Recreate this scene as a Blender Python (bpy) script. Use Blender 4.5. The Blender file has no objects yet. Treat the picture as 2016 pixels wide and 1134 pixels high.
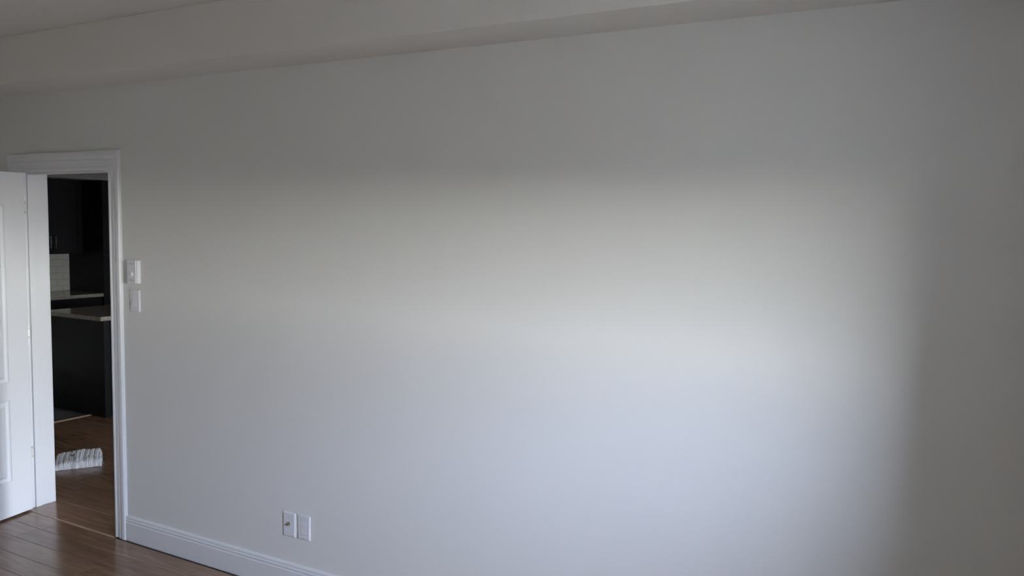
import bpy, bmesh, math, random
from mathutils import Vector, Matrix, noise
random.seed(7)
S = bpy.context.scene
C = S.collection
PI = math.pi

# ------------------------------------------------------------ camera, sky, light, exposure
W = 0.40          # inner face of the window wall
T = 0.335         # thickness of the window wall
cam_d = bpy.data.cameras.new('camera'); cam = bpy.data.objects.new('camera', cam_d); C.objects.link(cam)
S.camera = cam
yaw, pit, rol = math.radians(29.1774), math.radians(4.4465), math.radians(0.9598)
fw = Vector((-math.sin(yaw)*math.cos(pit), math.cos(yaw)*math.cos(pit), -math.sin(pit)))
rt = Vector((math.cos(yaw), math.sin(yaw), 0)); up = rt.cross(fw)
r2 = rt*math.cos(rol) + up*math.sin(rol); u2 = -rt*math.sin(rol) + up*math.cos(rol)
M = Matrix((r2, u2, -fw)).transposed().to_4x4(); M.translation = (0, -2.8376, 1.7797)
cam.matrix_world = M
cam_d.sensor_width = 36; cam_d.lens = 1613.9/2016*36; cam_d.clip_start = 0.02

wd = bpy.data.worlds.new('sky'); S.world = wd; wd.use_nodes = True
nt = wd.node_tree; nt.nodes.clear()
tc = nt.nodes.new('ShaderNodeTexCoord'); sx = nt.nodes.new('ShaderNodeSeparateXYZ')
cr = nt.nodes.new('ShaderNodeValToRGB'); bg = nt.nodes.new('ShaderNodeBackground'); ow = nt.nodes.new('ShaderNodeOutputWorld')
nt.links.new(tc.outputs['Generated'], sx.inputs[0]); nt.links.new(sx.outputs['Z'], cr.inputs[0])
nt.links.new(cr.outputs[0], bg.inputs[0]); nt.links.new(bg.outputs[0], ow.inputs[0])
SKY = [(0, (.97, .97, .93)), (.12, (.64, .675, .77)), (.28, (.84, .95, 1.27)), (.6, (.95, 1.08, 1.50))]
while len(cr.color_ramp.elements) < len(SKY): cr.color_ramp.elements.new(.5)
for e_, (ps, cl) in zip(cr.color_ramp.elements, SKY): e_.position = ps
for e_, (ps, cl) in zip(cr.color_ramp.elements, SKY): e_.color = (*cl, 1)
bg.inputs['Strength'].default_value = 118.0
wd.cycles.sampling_method = 'AUTOMATIC'

def portal(y0, y1, z0, z1):
    d = bpy.data.lights.new('sky_portal', 'AREA'); d.shape = 'RECTANGLE'; d.size = z1-z0; d.size_y = y1-y0
    d.cycles.is_portal = True
    o = bpy.data.objects.new('sky_portal', d); C.objects.link(o)
    o.location = (W+T+0.02, (y0+y1)/2, (z0+z1)/2); o.rotation_euler = (0, PI/2, 0)
WIN = [(-2.115, -1.262, 1.31, 1.992), (-4.00, -3.80, .12, 1.985), (2.0, 2.60, .12, 1.72)]  # first throws the wall patch; the other two are added, unseen light openings
for w in WIN: portal(*w)

S.view_settings.view_transform = 'Standard'; S.view_settings.look = 'None'
S.view_settings.gamma = 1.0; S.view_settings.use_curve_mapping = False
S.view_settings.exposure = 0.0
S.cycles.max_bounces = 12; S.cycles.diffuse_bounces = 8; S.cycles.transparent_max_bounces = 12
S.cycles.sample_clamp_indirect = 8.0

# ------------------------------------------------------------ helpers
def L(o, label=None, cat=None, group=None, kind=None):
    if label: o['label'] = label
    if cat: o['category'] = cat
    if group: o['group'] = group
    if kind: o['kind'] = kind
    return o
def obj(name, bm, mat, parent=None, smooth=False):
    me = bpy.data.meshes.new(name); bmesh.ops.recalc_face_normals(bm, faces=bm.faces[:]); bm.to_mesh(me); bm.free()
    if mat: me.materials.append(mat)
    if smooth:
        me.polygons.foreach_set('use_smooth', [True]*len(me.polygons)); me.update()
    o = bpy.data.objects.new(name, me); C.objects.link(o)
    if parent: o.parent = parent
    return o
def inst(name, me, parent, loc):
    o = bpy.data.objects.new(name, me); C.objects.link(o); o.parent = parent; o.location = loc; return o
def empty(name, loc=(0, 0, 0), rz=0):
    o = bpy.data.objects.new(name, None); C.objects.link(o); o.location = loc; o.rotation_euler = (0, 0, rz)
    o.empty_display_size = .1
    return o
def box(bm, x0, x1, y0, y1, z0, z1, bev=0, seg=2):
    r = bmesh.ops.create_cube(bm, size=1)
    for v in r['verts']:
        v.co = Vector((x0+(v.co.x+.5)*(x1-x0), y0+(v.co.y+.5)*(y1-y0), z0+(v.co.z+.5)*(z1-z0)))
    if bev:
        es = list({e for v in r['verts'] for e in v.link_edges})
        bmesh.ops.bevel(bm, geom=es, offset=bev, segments=seg, affect='EDGES', profile=.5)
    return bm
def B(*a, **k): return box(bmesh.new(), *a, **k)
def cyl(bm, p, axis, r, h, n=24, r2=None):
    z = Vector(axis).normalized(); q = Vector((0, 0, 1)).rotation_difference(z).to_matrix().to_4x4()
    bmesh.ops.create_cone(bm, cap_ends=True, segments=n, radius1=r, radius2=r if r2 is None else r2, depth=h,
                          matrix=Matrix.Translation(Vector(p)+z*h/2) @ q)
    return bm
def extr(prof, fa, fb):   # closed profile, two end mappings
    bm = bmesh.new(); n = len(prof)
    a = [bm.verts.new(fa(*p)) for p in prof]; b = [bm.verts.new(fb(*p)) for p in prof]
    for i in range(n): bm.faces.new((a[i], a[(i+1) % n], b[(i+1) % n], b[i]))
    bm.faces.new(a); bm.faces.new(b[::-1]); return bm
def slab(axis, a0, a1, u0, u1, v0, v1, holes, name, mat):
    """wall slab with rectangular holes; axis 'x': thickness in x, u=y ; 'y': thickness in y, u=x"""
    us = sorted({u0, u1, *[h[0] for h in holes], *[h[1] for h in holes]})
    vs = sorted({v0, v1, *[h[2] for h in holes], *[h[3] for h in holes]})
    bm = bmesh.new(); vd = {}
    def V(a, u, v):
        k = (a, u, v)
        if k not in vd: vd[k] = bm.verts.new((a, u, v) if axis == 'x' else (u, a, v))
        return vd[k]
    def solid(i, j):
        if i < 0 or j < 0 or i >= len(us)-1 or j >= len(vs)-1: return False
        cu, cv = (us[i]+us[i+1])/2, (vs[j]+vs[j+1])/2
        return not any(h[0] < cu < h[1] and h[2] < cv < h[3] for h in holes)
    for i in range(len(us)-1):
        for j in range(len(vs)-1):
            if not solid(i, j): continue
            p = [(us[i], vs[j]), (us[i+1], vs[j]), (us[i+1], vs[j+1]), (us[i], vs[j+1])]
            for a in (a0, a1): bm.faces.new([V(a, *q) for q in p])
            for k, (di, dj) in enumerate(((0, -1), (1, 0), (0, 1), (-1, 0))):
                if not solid(i+di, j+dj):
                    q, r = p[k], p[(k+1) % 4]; bm.faces.new((V(a0, *q), V(a0, *r), V(a1, *r), V(a1, *q)))
    return obj(name, bm, mat)

# ------------------------------------------------------------ materials
def mat(name, col, rough=.5, spec=.5, metal=0, bump=None, noisecol=None, sheen=None):
    m = bpy.data.materials.new(name); m.use_nodes = True; n = m.node_tree; p = n.nodes['Principled BSDF']
    p.inputs['Base Color'].default_value = (*col, 1); p.inputs['Roughness'].default_value = rough
    p.inputs['Specular IOR Level'].default_value = spec; p.inputs['Metallic'].default_value = metal
    t = n.nodes.new('ShaderNodeTexCoord')
    if bump:
        sc, st = bump; nz = n.nodes.new('ShaderNodeTexNoise'); nz.inputs['Scale'].default_value = sc; nz.inputs['Detail'].default_value = 4
        b = n.nodes.new('ShaderNodeBump'); b.inputs['Strength'].default_value = st; b.inputs['Distance'].default_value = .002
        n.links.new(t.outputs['Object'], nz.inputs['Vector']); n.links.new(nz.outputs['Fac'], b.inputs['Height']); n.links.new(b.outputs[0], p.inputs['Normal'])
    if noisecol:
        sc, c2 = noisecol; nz = n.nodes.new('ShaderNodeTexNoise'); nz.inputs['Scale'].default_value = sc; nz.inputs['Detail'].default_value = 6
        r = n.nodes.new('ShaderNodeValToRGB'); r.color_ramp.elements[0].position = .38; r.color_ramp.elements[1].position = .62
        r.color_ramp.elements[0].color = (*col, 1); r.color_ramp.elements[1].color = (*c2, 1)
        n.links.new(t.outputs['Object'], nz.inputs['Vector']); n.links.new(nz.outputs['Fac'], r.inputs[0]); n.links.new(r.outputs[0], p.inputs['Base Color'])
    return m
def wood(name, a, b, rough=.3, var=.12):
    m = bpy.data.materials.new(name); m.use_nodes = True; n = m.node_tree; p = n.nodes['Principled BSDF']
    N = n.nodes.new; K = n.links.new
    t = N('ShaderNodeTexCoord'); oi = N('ShaderNodeObjectInfo'); mp = N('ShaderNodeMapping'); mp.inputs['Scale'].default_value = (1.6, 16, 16)
    cb = N('ShaderNodeCombineXYZ'); mu = N('ShaderNodeMath'); mu.operation = 'MULTIPLY'; mu.inputs[1].default_value = 37
    K(oi.outputs['Random'], mu.inputs[0]); K(mu.outputs[0], cb.inputs[0]); K(mu.outputs[0], cb.inputs[2]); K(cb.outputs[0], mp.inputs['Location'])
    K(t.outputs['Object'], mp.inputs['Vector'])
    nz = N('ShaderNodeTexNoise'); nz.inputs['Scale'].default_value = 1.5; nz.inputs['Detail'].default_value = 7; nz.inputs['Roughness'].default_value = .6; nz.inputs['Distortion'].default_value = .6
    K(mp.outputs[0], nz.inputs['Vector'])
    r = N('ShaderNodeValToRGB'); r.color_ramp.elements[0].position = .3; r.color_ramp.elements[1].position = .72
    r.color_ramp.elements[0].color = (*a, 1); r.color_ramp.elements[1].color = (*b, 1); K(nz.outputs['Fac'], r.inputs[0])
    hv = N('ShaderNodeHueSaturation'); mr = N('ShaderNodeMapRange'); mr.inputs['To Min'].default_value = 1-var; mr.inputs['To Max'].default_value = 1+var
    K(oi.outputs['Random'], mr.inputs['Value']); K(mr.outputs[0], hv.inputs['Value']); K(r.outputs[0], hv.inputs['Color']); K(hv.outputs[0], p.inputs['Base Color'])
    p.inputs['Roughness'].default_value = rough; p.inputs['Specular IOR Level'].default_value = .5
    bp = N('ShaderNodeBump'); bp.inputs['Strength'].default_value = .12; bp.inputs['Distance'].default_value = .001
    K(nz.outputs['Fac'], bp.inputs['Height']); K(bp.outputs[0], p.inputs['Normal'])
    return m
def glassy(name, tint, fac):
    m = bpy.data.materials.new(name); m.use_nodes = True; n = m.node_tree; n.nodes.clear()
    o = n.nodes.new('ShaderNodeOutputMaterial'); mx = n.nodes.new('ShaderNodeMixShader'); tr = n.nodes.new('ShaderNodeBsdfTransparent'); gl = n.nodes.new('ShaderNodeBsdfGlossy')
    tr.inputs[0].default_value = (*tint, 1); gl.inputs['Roughness'].default_value = .08; mx.inputs[0].default_value = fac
    n.links.new(tr.outputs[0], mx.inputs[1]); n.links.new(gl.outputs[0], mx.inputs[2]); n.links.new(mx.outputs[0], o.inputs[0])
    return m
WALL = mat('wall_paint', (.732, .730, .705), .62, .3, bump=(220, .06))
CEIL = mat('ceiling_paint', (.722, .705, .67), .8, .2, bump=(160, .08))
TRIM = mat('trim_paint', (.735, .745, .755), .33, .45)
DOORP = mat('door_paint', (.82, .83, .84), .36, .45, bump=(90, .03))
PLAST = mat('white_plastic', (.735, .735, .76), .3, .5)
METAL = mat('satin_nickel', (.50, .49, .46), .42, .5, 1)
BRASS = mat('brass_metal', (.55, .50, .36), .32, .5, 1)
DARK = mat('dark_hole', (.02, .02, .02), .6, .2)
FLOOR = wood('floor_wood', (.150, .084, .050), (.270, .165, .100), .22)
SUB = mat('subfloor_gap', (.03, .02, .015), .8, .1)
PALEW = wood('pale_wood_edge', (.42, .30, .19), (.55, .42, .28), .35, .05)
CAB = mat('dark_cabinet', (.0025, .0025, .0038), .45, .18)
KBULK = mat('grey_brown_bulkhead', (.27, .255, .235), .7, .2)  # kitchen bulkhead, set darker and browner than wall and ceiling
GRAN = mat('brown_granite', (.30, .27, .235), .14, .5, noisecol=(34, (.40, .37, .33)))
TILEB = mat('glazed_white_tile', (.60, .61, .57), .22, .5)
GROUT = mat('grout_grey', (.25, .25, .24), .85, .2)
TILEF = mat('grey_floor_tile', (.10, .10, .105), .35, .5, noisecol=(9, (.14, .14, .145)))
GLASS = glassy('window_glass', (.97, .985, .98), .04)
GROUND = mat('ground_outside', (.49, .44, .345), .95, .1, noisecol=(.4, (.44, .41, .31)))
EXT = mat('exterior_brick_paint', (.45, .42, .38), .9, .2)

# ------------------------------------------------------------ shell
xr, xl, ZO, JD = -4.0971, -4.930, 2.036, 0.157
CW, CH = .100, .109
XW, YB, ZC = -5.45, -5.6, 2.731         # room extents
KX, KY = -9.32, 5.2                     # kitchen extents
struct = lambda o, lab, cat: L(o, lab, cat, kind='structure')
struct(slab('y', 0.0, JD, KX-.15, W, 0, ZC+.12, [(xl-.018, xr+.018, -1, ZO+.018)], 'wall_back', WALL), 'long pale grey painted wall with the open doorway in it', 'wall')
struct(slab('x', W, W+T, YB-.15, KY+.15, -.1, ZC+.12, WIN, 'wall_right', WALL), 'pale grey window wall beside the camera, outside the frame', 'wall')
struct(slab('x', XW-.12, XW, YB-.15, 0, 0, ZC+.12, [], 'wall_left', WALL), 'pale grey side wall behind the open white door', 'wall')
struct(slab('y', YB-.15, YB, XW, W, 0, ZC+.12, [], 'wall_front', WALL), 'pale grey wall behind the camera', 'wall')
struct(slab('x', KX-.15, KX, JD, KY+.15, 0, ZC+.12, [], 'wall_kitchen_left', WALL), 'kitchen wall behind the dark cabinets and white tiles', 'wall')
struct(slab('y', KY, KY+.15, KX, W, 0, ZC+.12, [], 'wall_kitchen_back', WALL), 'far wall of the kitchen behind the dark tall cabinet', 'wall')
struct(obj('ceiling', B(XW, W, YB, 0, ZC, ZC+.12), CEIL), 'plain white ceiling of the empty room', 'ceiling')
struct(obj('ceiling_kitchen', B(KX, W, JD, KY, ZC, ZC+.12), CEIL), 'ceiling over the dim kitchen through the doorway', 'ceiling')
struct(obj('trim_bulkhead', B(XW, W, -.277, 0, 2.4858, ZC, bev=.003), CEIL), 'long boxed ceiling bulkhead running above the blank wall', 'bulkhead')
struct(obj('trim_kitchen_bulkhead', B(KX, -8.70, JD, KY, 2.205, ZC), KBULK), 'grey boxed bulkhead directly above the dark kitchen cabinets', 'bulkhead')

# floors: planks run along x
PW = .1365
def plank_bm(x0, x1, w, t=.012):
    bm = B(x0, x1, 0, w-.0018, -t, 0)
    es = [e for e in bm.edges if all(v.co.z > -.001 for v in e.verts)]
    bmesh.ops.bevel(bm, geom=es, offset=.0010, segments=1, affect='EDGES'); return bm
def planks(parent, ytop, ybot, x0, x1, seen, rnd):
    """rows from ytop down to ybot; seen(x,y) -> own object"""
    y = ytop; rest = bmesh.new()
    while y > ybot+.01:
        w = min(PW, y-ybot); x = x0 - rnd.random()*1.2
        while x < x1:
            ln = rnd.choice((.9, 1.2, 1.2, 1.5)); a, b = max(x, x0), min(x+ln, x1)-.0012; x += ln
            if b-a < .02: continue
            if seen((a+b)/2, y):
                o = obj('plank', plank_bm(-(b-a)/2, (b-a)/2, w), FLOOR, parent); o.location = ((a+b)/2, y-w, 0)
            else: box(rest, a, b, y-w, y-.0012, -.012, 0)
        y -= w
    if len(rest.verts): L(obj('far_planks', rest, FLOOR, parent), kind='stuff')
    else: rest.free()
f1 = struct(obj('floor', B(XW, W, YB, .0, -.06, -.0125), SUB), 'brown wood plank floor of the empty room', 'floor')
planks(f1, -.0245, YB, XW, W, lambda x, y: y > -1.35 and x < -2.2, random.Random(3))
f2 = struct(obj('floor_hall', B(-6.84, W, .0, KY, -.06, -.0125), SUB), 'brown wood plank floor beyond the doorway, under the plastic bag', 'floor')
wide = obj('plank', B(xl+.002, xr-.002, -.016, .178, -.012, .0005, bev=.001, seg=1), FLOOR, f2)
planks(f2, 4.97, .179, -6.84, W, lambda x, y: x < -3.6 and y < 2.6, random.Random(8))
st = obj('threshold_strip', B(xl+.002, xr-.002, -.0205, -.0165, -.01, .0025, bev=.001, seg=1), PALEW, f2); st['label'] = 'thin pale wood edge of the doorway threshold'
f3 = struct(obj('floor_kitchen', B(KX, -6.875, .155, KY, -.06, -.006), GROUT), 'grey tiled kitchen floor beside the dark island', 'floor')
tb = B(-.149, .149, -.149, .149, -.006, 0, bev=.002, seg=1); tm = bpy.data.meshes.new('floor_tile'); tb.to_mesh(tm); tb.free(); tm.materials.append(TILEF)
rest = bmesh.new()
for i in range(8):
    for j in range(17):
        x, y = -6.876-.152-i*.304, .30+j*.304
        if x-.15 < KX: continue
        if i < 4 and j < 8: inst('floor_tile', tm, f3, (x, y, 0))
        else: box(rest, x-.149, x+.149, y-.149, y+.149, -.006, 0)
L(obj('far_floor_tiles', rest, TILEF, f3), kind='stuff')
o = obj('trim_floor_edge', extr([(-.018, -.01), (.018, -.01), (.018, .002), (.008, .007), (-.008, .007), (-.018, .003)],
        lambda u, h: (-6.858+u, .16, h), lambda u, h: (-6.858+u, KY-.01, h)), PALEW)
struct(o, 'pale wood reducer strip between brown planks and grey kitchen tiles', 'threshold strip')

# baseboards
BP = [(0, 0), (.013, 0), (.013, .100), (.0095, .1035), (.0095, .107), (.0130, .110), (.0130, .117), (.0090, .1205), (.0090, .124), (.0120, .127), (.0105, .134), (.005, .139), (0, .1395)]
def base(name, p0, p1, nrm, lab):
    f = lambda P: (lambda d, z: (P[0]+nrm[0]*d, P[1]+nrm[1]*d, z))
    return struct(obj(name, extr(BP, f(p0), f(p1)), TRIM), lab, 'baseboard')
bb = base('baseboard_back', (xr+CW, 0), (W, 0), (0, -1), 'white ridged baseboard along the long blank wall')
for x in (-3.766, -2.975, -2.2, -1.4, -.6): obj('nail_hole', cyl(bmesh.new(), (x, -.0119, .075), (0, -1, 0), .0028, .0006, 10), GROUT, bb)
base('baseboard_back_left', (XW, 0), (xl-CW, 0), (0, -1), 'short white baseboard left of the doorway, behind the open door')
base('baseboard_left', (XW, YB), (XW, -.013), (1, 0), 'white baseboard along the side wall behind the door')
base('baseboard_right', (W, YB), (W, -.013), (-1, 0), 'white baseboard under the windows')
base('baseboard_front', (XW+.013, YB), (W-.013, YB), (0, 1), 'white baseboard behind the camera')

# door frame
fr = empty('trim_door_frame', ((xl+xr)/2, 0, 0)); struct(fr, 'white moulded door frame around the open doorway', 'door frame')
def fo(name, bm, m=TRIM, sm=False):
    o = obj(name, bm, m, fr, sm); o.location = -fr.location; return o
CP = [(0, 0), (0, .006), (.003, .0095), (.010, .0110), (.016, .0105), (.0175, .0080), (.024, .0078), (.036, .0095), (.046, .0130), (.052, .0145), (.0545, .0130), (.060, .0135), (.066, .0160), (.070, .0190), (.078, .0205), (.090, .0205), (.096, .0185), (.100, .012), (.100, 0)]
for s, y0 in ((-1, 0), (1, JD)):
    fo('casing', extr(CP, lambda u, h: (xr+u, y0+s*h, 0), lambda u, h: (xr+u, y0+s*h, ZO+u*CH/CW)))
    fo('casing', extr(CP, lambda u, h: (xl-u, y0+s*h, 0), lambda u, h: (xl-u, y0+s*h, ZO+u*CH/CW)))
    fo('casing', extr(CP, lambda u, h: (xl-u, y0+s*h, ZO+u*CH/CW), lambda u, h: (xr+u, y0+s*h, ZO+u*CH/CW)))
fo('jamb', B(xl-.018, xl, 0, JD, 0, ZO, bev=.001, seg=1)); fo('jamb', B(xr, xr+.018, 0, JD, 0, ZO, bev=.001, seg=1)); fo('jamb', B(xl-.018, xr+.018, 0, JD, ZO, ZO+.018))
fo('door_stop', B(xl, xl+.010, .037, .073, 0, ZO, bev=.002)); fo('door_stop', B(xr-.010, xr, .037, .073, 0, ZO, bev=.002)); fo('door_stop', B(xl+.010, xr-.010, .037, .073, ZO-.010, ZO, bev=.002))
sp = fo('strike_plate', B(xr-.0012, xr, .006, .034, .93, .99, bev=.0004, seg=1), METAL)

# door leaf, two panels with arched upper one
H = Vector((-4.883, -.006, .012))
th = math.atan2(-math.sin(math.radians(101.14)), -math.cos(math.radians(101.14)))
dr = empty('door_1', H, th); struct(dr, 'open white two-panel interior door hinged at the left jamb', 'door')
LW, LH, LT = .824, 2.020, .035
def outline(x0, x1, z0, z1, arch, n=14):
    pts = [(x0, z0), (x1, z0)]
    if arch:
        for i in range(n+1):
            t = i/n; x = x1+(x0-x1)*t; pts.append((x, z1+arch*math.sin(PI*t)**1.0))
    else: pts += [(x1, z1), (x0, z1)]
    return pts
PAN = [(.135, .689, .209, .692, 0), (.135, .689, .797, 1.828, .085)]
def inset(o, d):
    x0, x1, z0, z1, a = o; return outline(x0+d, x1-d, z0+d, z1-d, a)
def leaf():
    bm = bmesh.new()
    for yf in (0, -LT):
        es = []
        e = .003   # small edge round near the stiles
        loops = [[(e, 0), (LW-.002, 0), (LW-.002, LH), (e, LH)]] + [inset(p, 0) for p in PAN]
        for lp in loops:
            vs = [bm.verts.new((x, yf, z)) for x, z in lp]
            es += [bm.edges.new((vs[i], vs[(i+1) % len(vs)])) for i in range(len(vs))]
        bmesh.ops.triangle_fill(bm, edges=es, use_beauty=True)
    k = [(0, -.0025), (.009, 0)]
    def q(a, b, c, d): bm.faces.new([bm.verts.new(v) for v in (a, b, c, d)])
    for s, (ya, yb) in enumerate(((0, -.0016), (-LT, -LT+.0016))):
        q((e, ya, 0), (e, ya, LH), (.0, yb, LH), (.0, yb, 0))
        q((LW-.002, ya, 0), (LW-.002, ya, LH), (LW, yb, LH), (LW, yb, 0))
    a, b = -.0016, -LT+.0016
    q((0, a, 0), (0, b, 0), (0, b, LH), (0, a, LH)); q((LW, a, 0), (LW, b, 0), (LW, b, LH), (LW, a, LH))
    for z in (0, LH):
        bm.faces.new([bm.verts.new(v) for v in ((e, 0, z), (LW-.002, 0, z), (LW, a, z), (LW, b, z), (LW-.002, -LT, z), (e, -LT, z), (0, b, z), (0, a, z))])
    bmesh.ops.remove_doubles(bm, verts=bm.verts, dist=1e-5); return bm
obj('leaf', leaf(), DOORP, dr)
def panel(p, yf, s):
    bm = bmesh.new(); prof = [(0, 0), (.002, -.005), (.007, -.0095), (.016, -.0115), (.024, -.0105), (.034, -.003), (.037, -.0015)]
    rings = [[bm.verts.new((x, yf+s*d, z)) for x, z in inset(p, i)] for i, d in prof]
    n = len(rings[0])
    for a, b in zip(rings, rings[1:]):
        for i in range(n): bm.faces.new((a[i], a[(i+1) % n], b[(i+1) % n], b[i]))
    bm.faces.new(rings[-1]); return bm
for yf, s in ((0, 1), (-LT, -1)):
    for p in PAN: obj('door_panel', panel(p, yf, s), DOORP, dr)
for zc in (1.832, 1.080, .348):
    h = fo('hinge', B(xl, xl+.0012, .002, .031, zc-.039, zc+.039, bev=.0004, seg=1), METAL); h['label'] = 'small metal hinge'
    for dz in (-.026, .026): obj('screw', cyl(bmesh.new(), (xl+.0012, .025, zc+dz), (1, 0, 0), .0026, .0008, 10), DARK, h)
    obj('knuckle', cyl(bmesh.new(), (xl-.001, -.020, zc-.039), (0, 0, 1), .006, .078, 14), METAL, h, True)
kn = bmesh.new()
for s, y in ((1, 0), (-1, -LT)):
    cyl(kn, (.764, y, .95), (0, s, 0), .031, .006, 28); cyl(kn, (.764, y+s*.006, .95), (0, s, 0), .012, .03, 20)
    bmesh.ops.create_uvsphere(kn, u_segments=24, v_segments=14, radius=.027, matrix=Matrix.Translation((.764, y+s*.052, .95)) @ Matrix.Diagonal((1, .75, 1, 1)))
obj('door_knob', kn, METAL, dr, True)

# windows (out of view; second and third added, shaped to light door and hall)
labs = ['deep-set white window in the wall right of the camera, nearest the long wall', 'unseen tall narrow deep-set window added behind the camera to light the open door', 'unseen tall narrow white window added at the right end of the kitchen side to light the hall']
for i, (y0, y1, z0, z1) in enumerate(WIN):
    wn = empty('window_%d' % (i+1), (W+T-.03, (y0+y1)/2, z0)); struct(wn, labs[i], 'window')
    ox = W+T
    def wo(name, bm, m):
        o = obj(name, bm, m, wn); o.location = -wn.location; return o
    f = .02; xa, xb = ox-.06, ox
    wo('frame', B(xa, xb, y0, y1, z0, z0+f), TRIM); wo('frame', B(xa, xb, y0, y1, z1-f, z1), TRIM)
    wo('frame', B(xa, xb, y0, y0+f, z0+f, z1-f), TRIM); wo('frame', B(xa, xb, y1-f, y1, z0+f, z1-f), TRIM)
    wo('pane', B(ox-.033, ox-.029, y0+f, y1-f, z0+f, z1-f), GLASS)

g = bmesh.new(); bmesh.ops.create_grid(g, x_segments=8, y_segments=8, size=400)
go = obj('ground', g, GROUND); go.location = (0, 0, -3.2); struct(go, 'open ground outside, below the windows', 'ground')

# ------------------------------------------------------------ wall fittings
def plate(name, xc, zc, label, cat, w=.074, h=.117, d=.0075, group=None):
    e = empty(name, (xc, 0, zc)); L(e, label, cat, group)
    bm = B(-w/2, w/2, -d, 0, -h/2, h/2)
    es = [x for x in bm.edges if all(v.co.y < -d/2 for v in x.verts)]
    bmesh.ops.bevel(bm, geom=es, offset=.0028, segments=3, affect='EDGES')
    obj('cover_plate', bm, PLAST, e); return e
def screw(e, x, z, y):
    s = obj('screw', cyl(bmesh.new(), (x, y, z), (0, -1, 0), .0036, .001, 14), PLAST, e)
    obj('slot', B(x-.003, x+.003, y-.0013, y-.0009, z-.0006, z+.0006), DARK, s); return s
def rocker(e, w=.033, h=.066, d=.0075, tilt=.0022):
    # dark recess line around, then a paddle with a shallow tilt
    obj('recess', B(-w/2-.0015, w/2+.0015, -d-.0003, -d+.001, -h/2-.0015, h/2+.0015), GROUT, e)
    pr = [(-h/2, 0), (h/2, 0), (h/2, .0012), (0, .0012+tilt), (-h/2, .0040)]
    bm = extr([(z, y) for z, y in pr], lambda z, y: (-w/2, -d-y, z), lambda z, y: (w/2, -d-y, z))
    obj('rocker', bm, PLAST, e)
# thermostat
t = empty('thermostat', (-3.890, 0, 1.493)); L(t, 'white box thermostat on the wall just right of the door frame', 'thermostat')
bm = B(-.040, .040, -.027, -.0038, -.0615, .0615)
es = [e for e in bm.edges if abs(e.verts[0].co.x-e.verts[1].co.x) < .001 and abs(e.verts[0].co.y-e.verts[1].co.y) < .001 and e.verts[0].co.y < -.02]
bmesh.ops.bevel(bm, geom=es, offset=.006, segments=4, affect='EDGES')
obj('housing', bm, PLAST, t)
obj('back_plate', B(-.0395, .0395, -.004, 0, -.061, .061), PLAST, t)
d = obj('dial', cyl(cyl(bmesh.new(), (.001, -.027, -.011), (0, -1, 0), .016, .0025, 32, .015), (.001, -.0295, -.011), (0, -1, 0), .012, .0055, 32, .0105), PLAST, t)
obj('pointer', B(.0005, .0015, -.0355, -.0348, -.011, -.001), GROUT, d)
for z in (-.048, -.044, -.040, .048, .044, .040): obj('vent_slot', B(-.024, .024, -.0273, -.0268, z-.0005, z+.0005), GROUT, t)
# light switch
e = plate('light_switch', -3.893, 1.337, 'white rocker light switch on the wall directly below the thermostat', 'switch')
rocker(e); screw(e, 0, .048, -.0075); screw(e, 0, -.048, -.0075)
# coax and decora plates by the floor
e = plate('cable_outlet', -2.783, .327, 'white cable plate with a metal coax connector, left of two low plates', 'wall plate')
screw(e, 0, .042, -.0075); screw(e, 0, -.042, -.0075)
cb = cyl(bmesh.new(), (0, -.0075, .004), (0, -1, 0), .0098, .003, 6); co = obj('coax_nut', cb, BRASS, e); co['label'] = 'brass coloured hex nut'
cb = cyl(bmesh.new(), (0, -.0095, .004), (0, -1, 0), .0048, .010, 20); th_ = obj('coax_barrel', cb, BRASS, e, True)
obj('coax_bore', cyl(bmesh.new(), (0, -.0193, .004), (0, -1, 0), .0034, .0004, 16), DARK, th_)
e = plate('blank_outlet', -2.689, .329, 'white wall plate with a plain rectangular insert, right of two low plates', 'wall plate')
obj('recess', B(-.0185, .0185, -.0078, -.0065, -.0355, .0355), GROUT, e)
obj('insert', B(-.017, .017, -.0092, -.0065, -.034, .034, bev=.001, seg=2), PLAST, e)
screw(e, 0, .048, -.0075); screw(e, 0, -.048, -.0075)

# ------------------------------------------------------------ kitchen
def shaker(parent, axis, face, u0, u1, z0, z1, name='door', s=1, handle=None):
    """cabinet door lying on plane axis=face, opening toward +s"""
    g_ = .0015; u0 += g_; u1 -= g_; fwid = .06
    def bx(bm, a0, a1, p0, p1, q0, q1, bev=0):
        a0, a1 = sorted((face+s*a0, face+s*a1))
        if axis == 'x': box(bm, a0, a1, p0, p1, q0, q1, bev, 1)
        else: box(bm, p0, p1, a0, a1, q0, q1, bev, 1)
    bm = bmesh.new()
    bx(bm, 0, .012, u0, u1, z0, z1)
    bx(bm, .012, .020, u0, u0+fwid, z0, z1); bx(bm, .012, .020, u1-fwid, u1, z0, z1)
    bx(bm, .012, .020, u0+fwid, u1-fwid, z0, z0+fwid); bx(bm, .012, .020, u0+fwid, u1-fwid, z1-fwid, z1)
    d = obj(name, bm, CAB, parent); d.location = -parent.location
    if handle:
        hu, h0, h1 = handle; hb = bmesh.new()
        ax = (lambda a, u, z: (face+s*a, u, z)) if axis == 'x' else (lambda a, u, z: (u, face+s*a, z))
        cyl(hb, ax(.048, hu, h0), (0, 0, 1), .004, h1-h0, 12)
        for z in (h0+.02, h1-.02): cyl(hb, ax(.018, hu, z), ax(1, 0, 0) if False else ((s, 0, 0) if axis == 'x' else (0, s, 0)), .0045, .03, 10)
        obj('handle', hb, METAL, d, True)
    return d
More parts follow.
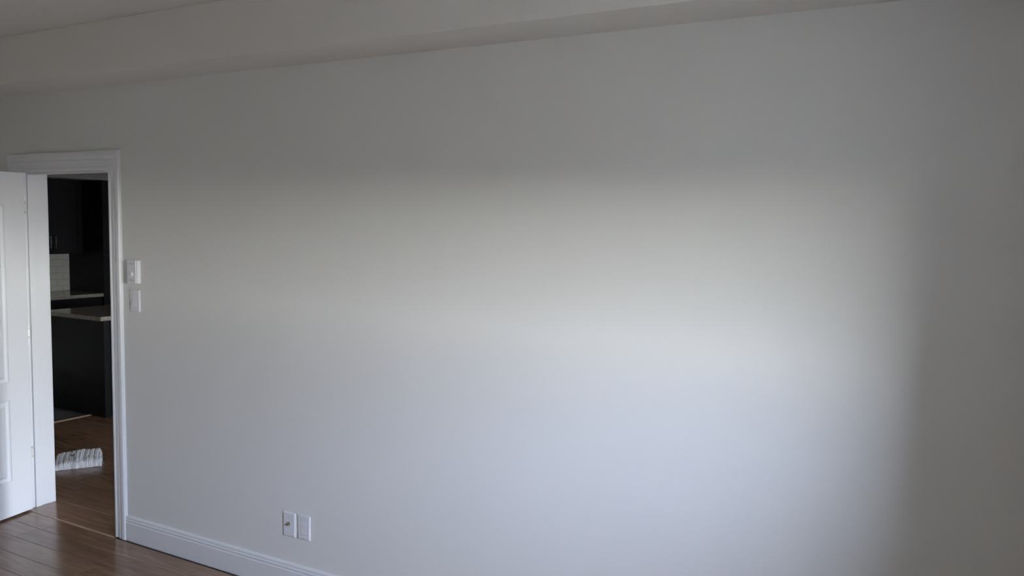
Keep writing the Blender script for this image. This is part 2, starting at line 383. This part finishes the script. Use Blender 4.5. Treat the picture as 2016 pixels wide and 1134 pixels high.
# backsplash tiles on the kitchen wall
bs = empty('backsplash', (KX, 2.2, .915)); L(bs, 'white glazed brick-pattern tile backsplash above the far counter', 'backsplash', kind='structure')
o = obj('grout_bed', B(KX, KX+.006, 1.32, 3.074, .912, 1.357), GROUT, bs); o.location = -bs.location
TH, TL = .0775, .155
bm = B(0, .009, .0012, TL-.0012, .0012, TH-.0012, bev=.0015, seg=1); tm2 = bpy.data.meshes.new('tile'); bm.to_mesh(tm2); bm.free(); tm2.materials.append(TILEB)
for r in range(6):
    z = 1.357-TH*(r+1); y = 3.072-TL - (TL/2 if r % 2 else 0); zz = max(z, .912)
    if r % 2:
        hb = B(KX, KX+.009, 3.072-TL/2+.0012, 3.072, zz+.0012, z+TH-.0012, bev=.0015, seg=1); q = obj('tile', hb, TILEB, bs); q.location = -bs.location
    while y > 1.33:
        if zz == z: inst('tile', tm2, bs, Vector((KX, y, z))-bs.location)
        else:
            hb = B(KX, KX+.009, y+.0012, y+TL-.0012, zz+.0012, z+TH-.0012, bev=.0015, seg=1) if z+TH-zz > .01 else None
            if hb: q = obj('tile', hb, TILEB, bs); q.location = -bs.location
        y -= TL
# upper cabinets
jt = 2.662
for k, (a, b) in enumerate(((jt-.365, jt+.365), (jt-1.09, jt-.368))):
    c = empty('upper_cabinet', ((KX-8.99)/2, (a+b)/2, 1.358))
    L(c, ['dark wall cabinet with two slim bar handles, above the white tiles', 'dark wall cabinet hidden behind the door jamb, left of the one with visible handles'][k], 'cabinet')
    o = obj('carcass', B(KX+.001, -8.992, a, b, 1.358, 2.203), CAB, c); o.location = -c.location
    m = (a+b)/2
    shaker(c, 'x', -8.992, a, m, 1.36, 2.20, handle=(m-.029, 1.42, 1.565)); shaker(c, 'x', -8.992, m, b, 1.36, 2.20, handle=(m+.029, 1.42, 1.565))
# base cabinets + counter
for k, (a, b) in enumerate(((2.17, 3.072), (1.33, 2.167))):
    c = empty('base_cabinet', ((KX-8.72)/2, (a+b)/2, 0)); m = (a+b)/2
    L(c, ['dark base cabinet under the far counter, next to the tall cabinet', 'dark base cabinet under the far counter, behind the door jamb'][k], 'cabinet')
    o = obj('carcass', B(KX+.001, -8.722, a, b, .10, .872), CAB, c); o.location = -c.location
    o = obj('toe_kick', B(KX+.001, -8.79, a, b, 0, .10), CAB, c); o.location = -c.location
    for p, q in ((a, m), (m, b)):
        shaker(c, 'x', -8.722, p, q, .12, .70); shaker(c, 'x', -8.722, p, q, .705, .868, name='drawer')
L(obj('worktop', B(KX+.001, -8.675, 1.33, 3.072, .872, .910, bev=.003), GRAN), 'brown granite worktop along the far kitchen wall', 'worktop')
# tall cabinet
c = empty('tall_cabinet', ((KX-8.70)/2, 3.55, 0)); L(c, 'tall dark full-height cabinet at the right end of the far worktop', 'cabinet')
o = obj('side_panel', B(KX+.001, -8.675, 3.076, 3.094, 0, 2.203), CAB, c); o.location = -c.location
o = obj('carcass', B(KX+.001, -8.70, 3.095, 4.02, .10, 2.203), CAB, c); o.location = -c.location
o = obj('toe_kick', B(KX+.001, -8.77, 3.095, 4.02, 0, .10), CAB, c); o.location = -c.location
for z0, z1 in ((.11, 1.35), (1.353, 2.20)):
    shaker(c, 'x', -8.70, 3.096, 3.557, z0, z1, handle=(3.52, z0+.08 if z0 > 1 else z1-.25, z0+.22 if z0 > 1 else z1-.1)); shaker(c, 'x', -8.70, 3.557, 4.02, z0, z1)
# island
IX, IY = -6.6463, 1.6834
c = empty('kitchen_island', (-7.02, 2.5, 0)); L(c, 'black kitchen island with a flat end panel facing the doorway', 'kitchen island')
def io(name, bm, m=CAB):
    o = obj(name, bm, m, c); o.location = -c.location; return o
io('carcass', B(-7.42, IX-.021, IY+.019, 3.55, .0, .869))
io('end_panel', B(-7.44, IX-.002, IY, IY+.018, 0, .869))
io('corner_post', B(IX-.02, IX, IY-.001, IY+.055, .0, .869, bev=.002))
for a, b in ((IY+.056, 2.38), (2.382, 2.96), (2.962, 3.55)):
    d_ = shaker(c, 'x', IX-.02, a, b, .02, .862)
    if a < 1.8:
        kb = cyl(bmesh.new(), (IX, a+.035, .42), (1, 0, 0), .006, .018, 14); bmesh.ops.create_uvsphere(kb, u_segments=16, v_segments=10, radius=.019, matrix=Matrix.Translation((IX+.026, a+.035, .42)) @ Matrix.Diagonal((.6, 1, 1, 1)))
        obj('knob', kb, METAL, d_, True)
L(obj('island_worktop', B(-7.50, IX+.022, IY-.045, 3.60, .870, .908, bev=.003), GRAN), 'brown granite worktop with a squared corner on the island', 'worktop')

# ------------------------------------------------------------ plastic bag package on the hall floor
PB = mat('white_plastic_film', (.84, .86, .92), .25, .6, bump=(60, .35))
n_ = PB.node_tree; t_ = n_.nodes.new('ShaderNodeTexCoord'); m_ = n_.nodes.new('ShaderNodeMapping'); m_.inputs['Scale'].default_value = (46, 3, 3)
z_ = n_.nodes.new('ShaderNodeTexNoise'); z_.inputs['Scale'].default_value = 1; z_.inputs['Detail'].default_value = 3
r_ = n_.nodes.new('ShaderNodeValToRGB'); r_.color_ramp.elements[0].position = .34; r_.color_ramp.elements[1].position = .56
r_.color_ramp.elements[0].color = (.52, .54, .58, 1); r_.color_ramp.elements[1].color = (.86, .88, .93, 1)
n_.links.new(t_.outputs['Object'], m_.inputs['Vector']); n_.links.new(m_.outputs[0], z_.inputs['Vector']); n_.links.new(z_.outputs['Fac'], r_.inputs[0]); n_.links.new(r_.outputs[0], n_.nodes['Principled BSDF'].inputs['Base Color'])
LK = mat('bag_mark_grey', (.10, .11, .13), .5, .4)
FILM = glassy('clear_plastic_film', (.80, .82, .84), .25)
bag = empty('plastic_package', (-5.525, .695, 0), math.radians(56.8)); L(bag, 'crumpled white plastic-wrapped package lying on the hall floor', 'package')
BW, BD = .305, .20
def bag_h(u, v):      # u across 0..1 left to right, v front to back 0..1
    e = (1-max(0, 1-min(u, 1-u)*14)**2)**.5 * (1-max(0, 1-min(v, 1-v)*7)**2)**.5
    h = .036+.064*v**.9
    if u < .42: h *= .80+.20*(u/.42)
    k = u*9.5+.25*math.sin(v*4); fold = abs(k-math.floor(k)-.5)*2
    h -= .0055*max(0, fold-.6)/.45*min(1, .5+v)
    k = u*23+.3*math.sin(v*5+1); fold = abs(k-math.floor(k)-.5)*2
    h -= .003*max(0, fold-.6)/.4
    h += .006*noise.noise(Vector((u*6, v*3, 2)))
    return max(.003, h*e)
bm = bmesh.new(); NU, NV = 110, 34; gv = []
for j in range(NV+1):
    row = []
    for i in range(NU+1):
        u, v = i/NU, j/NV
        x = (u-.5)*BW+.012*v+.010*noise.noise(Vector((v*5, u*2, 7))); y = (v-.5)*BD+.010*noise.noise(Vector((u*6, v*2, 1)))
        row.append(bm.verts.new((x, y, .001+bag_h(u, v))))
    gv.append(row)
for j in range(NV):
    for i in range(NU): bm.faces.new((gv[j][i], gv[j][i+1], gv[j+1][i+1], gv[j+1][i]))
ring = [gv[0][i] for i in range(NU+1)]+[gv[j][NU] for j in range(1, NV+1)]+[gv[NV][i] for i in range(NU-1, -1, -1)]+[gv[j][0] for j in range(NV-1, 0, -1)]
low = [bm.verts.new((v.co.x*.97, v.co.y*.97, .0005)) for v in ring]
for i in range(len(ring)): bm.faces.new((ring[i], ring[(i+1) % len(ring)], low[(i+1) % len(ring)], low[i]))
bm.faces.new(low)
obj('wrapped_contents', bm, PB, bag, True)
for sgn, u0 in ((-1, -.150), (1, .152)):     # loose clear film at both ends
    sl = bmesh.new(); rows = []
    for i in range(6):
        for j in range(13):
            v = j/12; x = u0+sgn*i*.006; z = .004+(.022+(.05 if sgn > 0 else .02)*v)*(1-i/5)*math.sin(PI*v)**.5+.003*noise.noise(Vector((i, j*.7, sgn)))
            rows.append(sl.verts.new((x, (v-.5)*.18, max(.001, z))))
    for i in range(5):
        for j in range(12): sl.faces.new((rows[i*13+j], rows[i*13+j+1], rows[(i+1)*13+j+1], rows[(i+1)*13+j]))
    q = obj('loose_film', sl, FILM, bag, True); q['label'] = 'clear plastic film end'
# printed round mark on the film
uu, vv = .40, .55
mk = bmesh.new(); cx, cy = (uu-.5)*BW, (vv-.5)*BD
bmesh.ops.create_circle(mk, cap_ends=True, segments=20, radius=.014, matrix=Matrix.Translation((cx, cy, .004+bag_h(uu, vv)+.002)))
for v in mk.verts: v.co.z = .0045+bag_h(v.co.x/BW+.5, v.co.y/BD+.5)
obj('round_mark', mk, LK, bag)
